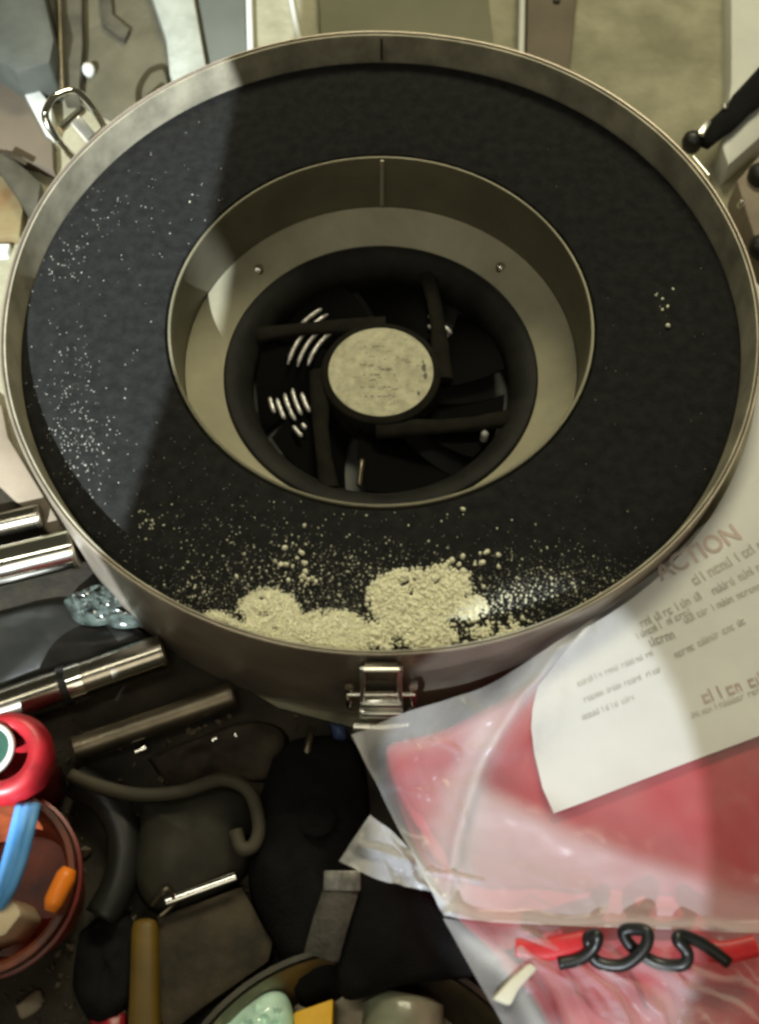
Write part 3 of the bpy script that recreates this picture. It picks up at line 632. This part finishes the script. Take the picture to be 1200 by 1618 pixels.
# ---- black bag, bottom centre
bag = empty('black_bag', tuple(at(520, 1400, FZ + .003)), 'black fabric bag with a grey webbing strap in front of the drum', 'bag')
def part(name, VF, m, par, smooth=True, auto=None): return obj(name, *VF, m, par, smooth=smooth, auto=auto)
part('bag_body', pillow([(425, 1180), (470, 1150), (560, 1158), (585, 1270), (575, 1360), (545, 1470), (545, 1570), (470, 1592), (430, 1500), (385, 1390), (400, 1270)], FZ + .003, 0.030, rings=12, namp=0.010, nscale=40), M['cloth'], bag)
part('bag_flap', pillow([(560, 1378), (640, 1382), (690, 1420), (722, 1455), (800, 1510), (760, 1540), (640, 1555), (545, 1578), (530, 1500)], FZ + .034, 0.010, rings=12, namp=0.006, nscale=40, seed=3), M['cloth'], bag)
part('snap_button', lathe([(0.0, .0025), (.004, .002), (.0052, .0008), (.0075, .0012), (.009, 0)], 32, tuple(at(500, 1292, FZ + .034))), M['cloth'], bag)
sp_ = part('webbing_strap', tube(smooth_path([at(543, 1382, FZ + .040), at(538, 1410, FZ + .045), at(522, 1460, FZ + .047), at(508, 1512, FZ + .043)], 5), 0.0080, 12, flat=0.22), M['webbing'], bag, auto=40, smooth=False)
part('buckle', join(box(at(541, 1392, FZ + .0465), (0.017, 0.009, 0.0022), 0.0008), ), mat('scuffed_metal', (0.17, 0.165, 0.15), 0.45, 0.6, nscale=200, namt=0.4), sp_, smooth=False, auto=40)
part('key_ring', tube([at(482, 1205, FZ + .020), at(487, 1180, FZ + .020), at(494, 1150, FZ + .018)], 0.0020, 10), M['dimmetal'], bag)
thing('blue_scrap', pillow([(518, 1140), (545, 1142), (548, 1166), (528, 1168)], FZ + .010, 0.012, rings=5), mat('dusky_blue', (0.05, 0.08, 0.18), 0.5), 'small dusky blue scrap between the black bag and the latch', 'scrap', smooth=True)

# ---- steel bowl with contents at the bottom edge
bo = at(565, 1861, FZ + .030)
bw = empty('steel_bowl', (bo.x, bo.y, FZ + .003), 'round steel bowl cut by the bottom edge below the black bag', 'bowl')
obj('bowl_wall', *lathe([(0.0, FZ + .0035), (0.074, FZ + .0035), (0.0855, FZ + .026), (0.0885, FZ + .030), (0.0875, FZ + .031), (0.0845, FZ + .0275), (0.073, FZ + .006), (0.0, FZ + .006)], 96, (bo.x, bo.y, 0)), M['dimmetal'], bw, auto=40)
obj('bowl_band', *lathe([(0.0888, FZ + .0295), (0.0908, FZ + .0295), (0.0913, FZ + .032), (0.0888, FZ + .0325)], 96, (bo.x, bo.y, 0), closed=True), M['darkiron'], bw, auto=40)
thing('mint_packet', pillow([(330, 1630), (395, 1580), (432, 1562), (455, 1580), (468, 1640), (470, 1720), (320, 1720)], FZ + .020, 0.012, rings=14, namp=0.010, nscale=150, dens=6), M['mint'], 'crinkled mint green plastic packet in the steel bowl', 'packet', auto=25)
thing('yellow_carton', prism([(464, 1600), (527, 1578), (520, 1720), (470, 1720)], FZ + .010, FZ + .031, 0.001), M['yellowbox'], 'bright yellow carton in the steel bowl', 'carton', auto=40)
thing('grey_bottle', tube([at(640, 1570, FZ + .022), at(638, 1585, FZ + .022), at(632, 1760, FZ + .022)], [0.013, 0.0185, 0.0190], 40, flat=0.75), M['bottle'], 'shiny grey green bottle lying in the steel bowl', 'bottle', smooth=True)
thing('white_plug', prism([(778, 1578), (808, 1590), (822, 1562), (852, 1530), (838, 1520), (806, 1548)], PZ + .010, PZ + .016, 0.0015), M['tagwhite'], 'off white plastic tab at the end of the red strap', 'tab', auto=40)

# ------------------------------------------------------------------ clear plastic bag with red packet, paper, cord
def clear_wall(VF, r=0.2032):
    V, Fc = VF; out = []
    for v in V:
        v = Vector(v); q = math.hypot(v.x, v.y)
        if q < r: v = Vector((v.x * r / q, v.y * r / q, v.z))
        out.append(v)
    return out, Fc
thing('red_packet', *[clear_wall(prism([(602, 1172), (700, 1150), (830, 1080), (980, 960), (1110, 850), (1290, 800), (1290, 1720), (925, 1720), (872, 1570), (735, 1440), (674, 1340), (628, 1240)], FZ + .003, PZ, 0.006))], M['packet'], 'red pink packet inside the clear plastic bag', 'packet', auto=50)
# printed sheet: follows the drum wall on its upper side
inner = [Vector((0.2035 * math.cos(a), 0.2035 * math.sin(a), 0)) for a in np.radians(np.linspace(-62, 12, 40))]
outer = [at(x, y, PZ + .004) for x, y in ((1290, 560), (1290, 1132), (1200, 1163), (1100, 1200), (1000, 1238), (930, 1265), (876, 1285), (858, 1245), (845, 1190), (840, 1150), (842, 1120), (850, 1085))]
outl = [Vector((p.x, p.y, 0)) for p in inner] + [Vector((p.x, p.y, 0)) for p in outer]
bm = bmesh.new(); top = [bm.verts.new((p.x, p.y, PZ + .0042)) for p in outl]; bot = [bm.verts.new((p.x, p.y, PZ + .0030)) for p in outl]
bm.faces.new(top); bm.faces.new(bot[::-1])
for i in range(len(outl)): bm.faces.new((top[i], bot[i], bot[(i + 1) % len(outl)], top[(i + 1) % len(outl)]))
bmesh.ops.triangulate(bm, faces=bm.faces[:])
sheet = thing('printed_sheet', bm_out(bm), M['paper'], 'white printed paper sheet lying on the red packet beside the drum', 'paper')
TZ = PZ + .0046
def text(body, p0, p1, m, z=TZ, thick=0.0):
    a, b = at(*p0, z), at(*p1, z)
    cu = bpy.data.curves.new('lettering', 'FONT'); cu.body = body; cu.size = 0.02; cu.offset = thick
    o = bpy.data.objects.new('lettering_source', cu); C.objects.link(o); bpy.context.view_layer.update()
    me = bpy.data.meshes.new_from_object(o.evaluated_get(bpy.context.evaluated_depsgraph_get())); wdt = max(v.co.x for v in me.vertices)
    bpy.data.objects.remove(o)
    d = b - a; s = d.length / wdt; ang = math.atan2(d.y, d.x)
    mt = Matrix.Translation(a) @ Matrix.Rotation(ang, 4, 'Z') @ Matrix.Scale(s, 4)
    return [mt @ v.co for v in me.vertices], [tuple(p.vertices) for p in me.polygons]
obj('heading', *text('ACTION', (1046, 918), (1174, 850), M['redink'], thick=0.0004), M['redink'], sheet)
# body text too blurred to read: rows of broken short strokes
def row(p0, p1, hpx, gap=0.3, seed=0):
    r_ = np.random.default_rng(seed); out = []
    a, b = at(*p0, TZ), at(*p1, TZ); L = (b - a).length; d = (b - a) / L; n = Vector((-d.y, d.x, 0)); h_ = (at(p0[0], p0[1] - hpx, TZ) - a).length
    x, left = 0.0, int(r_.integers(3, 8))
    while x < L:
        if left == 0: x += 0.55 * h_; left = int(r_.integers(2, 9)); continue
        left -= 1; wl = r_.uniform(0.42, 0.62) * h_
        kinds = [((0, .26, 0, 1),), ((0, .26, 0, .7), (.26, .95, .5, .7)), ((0, .26, 0, .7), (.7, .96, 0, .7), (.26, .7, .5, .7)), ((0, .95, 0, .2), (0, .26, .2, .7), (.26, .95, .5, .7)), ((0, .95, .0, .2), (.7, .96, .2, 1), (0, .26, .2, .7))]
        for (u0, u1, v0, v1) in kinds[int(r_.integers(0, 5))]:
            out.append(([a + d * (x + wl * u) + n * h_ * v for u, v in ((u0, v0), (u1, v0), (u1, v1), (u0, v1))], [(0, 1, 2, 3)]))
        x += wl * 1.18
    return out
rows = []
for k, (p0, p1, hp) in enumerate((((1100, 925), (1215, 862), 24), ((1130, 940), (1215, 895), 20), ((1016, 992), (1112, 945), 20), ((1010, 1010), (1090, 972), 17), ((1085, 985), (1215, 925), 17), ((1030, 1022), (1068, 1008), 22), ((1070, 1040), (1180, 985), 17),
                                 ((915, 1085), (1035, 1035), 14), ((925, 1110), (1045, 1062), 14), ((922, 1138), (1005, 1105), 14), ((1095, 1135), (1215, 1090), 15))):
    # strokes that overlap within a row sit on one mesh; every row a hair above the next to avoid coplanar faces
    for j, (q, f) in enumerate(row(p0, p1, hp * 0.66, seed=k)): rows.append(([v + Vector((0, 0, 0.00001 * (j % 7))) for v in q], f))
    if k in (6, 9, 10): obj('body_text', *join(*rows), M['printink'], sheet); rows = []
obj('red_caption', *join(*[(([v + Vector((0, 0, 0.00001 * (j % 7))) for v in q]), f) for j, (q, f) in enumerate(row((1115, 1112), (1215, 1078), 20, seed=40))]), M['redink'], sheet)

def seg_d(p, a, b):
    ab = (b[0] - a[0], b[1] - a[1]); t = max(0, min(1, ((p[0] - a[0]) * ab[0] + (p[1] - a[1]) * ab[1]) / (ab[0] ** 2 + ab[1] ** 2)))
    return math.hypot(p[0] - a[0] - ab[0] * t, p[1] - a[1] - ab[1] * t)
def poly_d(p, pl): return min(seg_d(p, a, b) for a, b in zip(pl, pl[1:]))
def sstep(x): x = max(0, min(1, x)); return x * x * (3 - 2 * x)
FOLD = [(925, 1003), (860, 1070), (808, 1135), (765, 1200), (742, 1250), (722, 1330), (704, 1452)]
BAND = [(880, 1030), (785, 1140), (722, 1250), (702, 1350), (696, 1445)]
HEM = [(558, 1166), (578, 1240), (604, 1300), (645, 1350), (690, 1430)]
def layers_upper(x, y):
    v = 0.07
    v += 0.34 * math.exp(-(poly_d((x, y), BAND) / 30) ** 2) + 0.25 * math.exp(-(poly_d((x, y), FOLD) / 6) ** 2)
    v += 0.30 * math.exp(-(poly_d((x, y), HEM) / 14) ** 2)
    yl = np.interp(x, [700, 740, 860, 1000, 1150, 1290], [1200, 1225, 1283, 1345, 1392, 1420]); xl = np.interp(y, [1000, 1135, 1250, 1330, 1450], [925, 808, 742, 722, 704])
    v += (0.40 - 0.0003 * (x - 700)) * sstep((y - yl + 10) / 45) * sstep((x - xl) / 8)
    v += 0.22 * sstep((1215 - y) / 60) * sstep((800 - x) / 60)
    v += 0.08 * sstep((720 - x) / 50) + 0.05 * (vnoise(x, y, 1 / 55, 9) - 0.5)
    return v
def layers_lower(x, y):
    v = 0.10 + 0.35 * math.exp(-(poly_d((x, y), [(705, 1455), (800, 1530), (850, 1620), (890, 1720)]) / 16) ** 2)
    return v + 0.30 * (vnoise(x + 0.7 * y, y - .6 * x, 1 / 60, 4) - 0.4)
def coons(name, top, botm, nu, nv, z0, folds, creases, layers, m, par=None, lift=0.0, namp=0.002, nscale=30, seed=2):
    top = [Vector((*p, 0)) for p in top]; botm = [Vector((*p, 0)) for p in botm]
    def samp(P, n):
        P = smooth_path(P, 12); L = [0]
        for a, b in zip(P, P[1:]): L.append(L[-1] + (b - a).length)
        out = []
        for i in range(n):
            q = L[-1] * i / (n - 1)
            k = max(0, min(len(P) - 2, int(np.searchsorted(L, q)) - 1)); t = (q - L[k]) / max(1e-9, L[k + 1] - L[k]); out.append(P[k].lerp(P[k + 1], t))
        return out
    A, B = samp(top, nu), samp(botm, nu)
    V, Fc, H = [], [], []
    for j in range(nv):
        t = j / (nv - 1)
        for i in range(nu):
            p = A[i].lerp(B[i], t); xy = (p.x + 14 * (vnoise(p.x, p.y, 1 / 40, 21) - .5), p.y + 14 * (vnoise(p.x, p.y, 1 / 40, 22) - .5))
            h = 0
            for (pl, amp, wid) in folds: h += amp * math.exp(-(poly_d(xy, pl) / wid) ** 2)
            for (a, b, amp, wid) in creases:
                d = seg_d(xy, a, b)
                if d < wid: h += amp * (1 - d / wid)
            q = at(p.x, p.y, z0 + lift * max(0, 1 - 3 * t))
            h += namp * (vnoise(q.x, q.y, nscale, seed) + 0.5 * vnoise(q.x, q.y, nscale * 2.3, seed + 3) + 0.22 * vnoise(q.x, q.y, nscale * 6, seed + 6))
            V.append(q + Vector((0, 0, h))); H.append(layers(p.x, p.y))
    for j in range(nv - 1):
        for i in range(nu - 1):
            Fc.append((j * nu + i, j * nu + i + 1, (j + 1) * nu + i + 1, (j + 1) * nu + i))
    V, Fc = clear_wall((V, Fc))
    o = obj(name, V, Fc, m, par, smooth=True)
    at_ = o.data.attributes.new('layers', 'FLOAT', 'POINT'); at_.data.foreach_set('value', H)
    return o
r5 = np.random.default_rng(5)
def rand_creases(n, x0, x1, y0, y1, amp, wid, ang, spread):
    out = []
    for _ in range(n):
        x, y = r5.uniform(x0, x1), r5.uniform(y0, y1); a = math.radians(r5.normal(ang, spread)); l = r5.uniform(25, 90)
        out.append(((x, y), (x + l * math.cos(a), y + l * math.sin(a)), amp * r5.uniform(.3, 1), wid * r5.uniform(.6, 1.4)))
    return out
folds_a = [(FOLD, 0.0050, 12), (BAND, 0.0035, 34), ([(740, 1130), (690, 1190), (600, 1240)], 0.004, 22), ([(760, 1265), (880, 1320), (1050, 1380), (1230, 1415)], 0.0030, 26),
           ([(600, 1300), (650, 1340), (690, 1420)], 0.003, 14), (HEM, 0.003, 10), ([(700, 1450), (900, 1468), (1230, 1476)], 0.005, 12)]
cr_a = rand_creases(10, 600, 720, 1160, 1420, .0022, 9, 50, 30) + rand_creases(10, 760, 1180, 1270, 1450, .0007, 14, 20, 40) + rand_creases(8, 780, 900, 1080, 1230, .0018, 10, 120, 30)
clear = coons('plastic_bag', [(556, 1166), (640, 1128), (760, 1090), (850, 1040), (960, 962), (1090, 850), (1290, 680)], [(700, 1452), (800, 1462), (900, 1466), (1050, 1472), (1170, 1476), (1290, 1480)], 190, 130, PZ + .0075, folds_a, cr_a, layers_upper, M['film'], None, 0.014, 0.0030, 28)
tag(clear, 'clear wrinkled plastic bag covering the red packet and printed sheet', 'bag')
cr_b = rand_creases(26, 820, 1200, 1490, 1640, .0035, 9, 45, 16)
coons('lower_pleats', [(700, 1452), (800, 1462), (900, 1466), (1050, 1472), (1170, 1476), (1290, 1480)], [(850, 1720), (950, 1720), (1080, 1720), (1290, 1720)], 200, 100, PZ + .0075,
    [([(905, 1520), (960, 1570), (1010, 1640)], 0.006, 8), ([(1000, 1515), (1090, 1560), (1210, 1625)], 0.006, 10), ([(930, 1510), (1040, 1600), (1080, 1700)], 0.004, 11), ([(820, 1470), (880, 1500)], 0.004, 8), ([(1050, 1520), (1200, 1580)], 0.005, 12), ([(850, 1530), (880, 1600), (930, 1700)], 0.003, 12)], cr_b, layers_lower, M['film'], clear, 0.0, 0.0035, 34, 5)
coons('loose_corner', [(585, 1290), (630, 1325), (690, 1395)], [(536, 1362), (600, 1392), (690, 1412)], 50, 30, PZ + .003, [([(570, 1340), (650, 1370)], 0.004, 8)], rand_creases(8, 550, 660, 1300, 1400, .003, 8, 60, 40), lambda x, y: 0.30 + 0.3 * vnoise(x, y, 1 / 30, 3), M['film'], clear, 0.0, 0.004, 60)

cz = PZ + .0135
cpts = [(883, 1523, 0), (918, 1515, 1), (940, 1496, 3), (944, 1478, 5), (930, 1484, 2), (942, 1518, 0), (985, 1525, 2), (1018, 1500, 5), (1024, 1474, 6), (1004, 1468, 4), (986, 1473, 2), (1000, 1497, 0), (1040, 1522, 0), (1080, 1524, 3), (1087, 1506, 4), (1072, 1486, 5), (1078, 1478, 4), (1112, 1492, 2), (1152, 1521, 0)]
thing('curly_cord', tube(smooth_path([at(x, y, cz + z * .0012) for x, y, z in cpts], 7), 0.0026, 14), M['cord'], 'black curly rubber cord lying on the clear plastic bag', 'cord', smooth=True)
thing('red_strap', tube(smooth_path([at(815, 1497, cz - .002), at(860, 1500, cz - .001), at(900, 1492, cz + .0005), at(932, 1484, cz + .001)], 5), [0.0035, 0.0040, 0.0042, 0.0042, 0.0042, 0.0044, 0.0044, 0.0044, 0.0044, 0.0044, 0.0042, 0.004, 0.004, 0.004, 0.0036, 0.003], 12, flat=0.35), M['redstrap'], 'red strap end beside the white tab, left of the curly cord', 'strap', 'red strap ends at the cord', auto=40)
thing('red_strap', tube(smooth_path([at(1118, 1502, cz - .001), at(1150, 1504, cz), at(1196, 1494, cz)], 5), 0.0042, 12, flat=0.35), M['redstrap'], 'red strap end at the right of the curly cord', 'strap', 'red strap ends at the cord', auto=40)
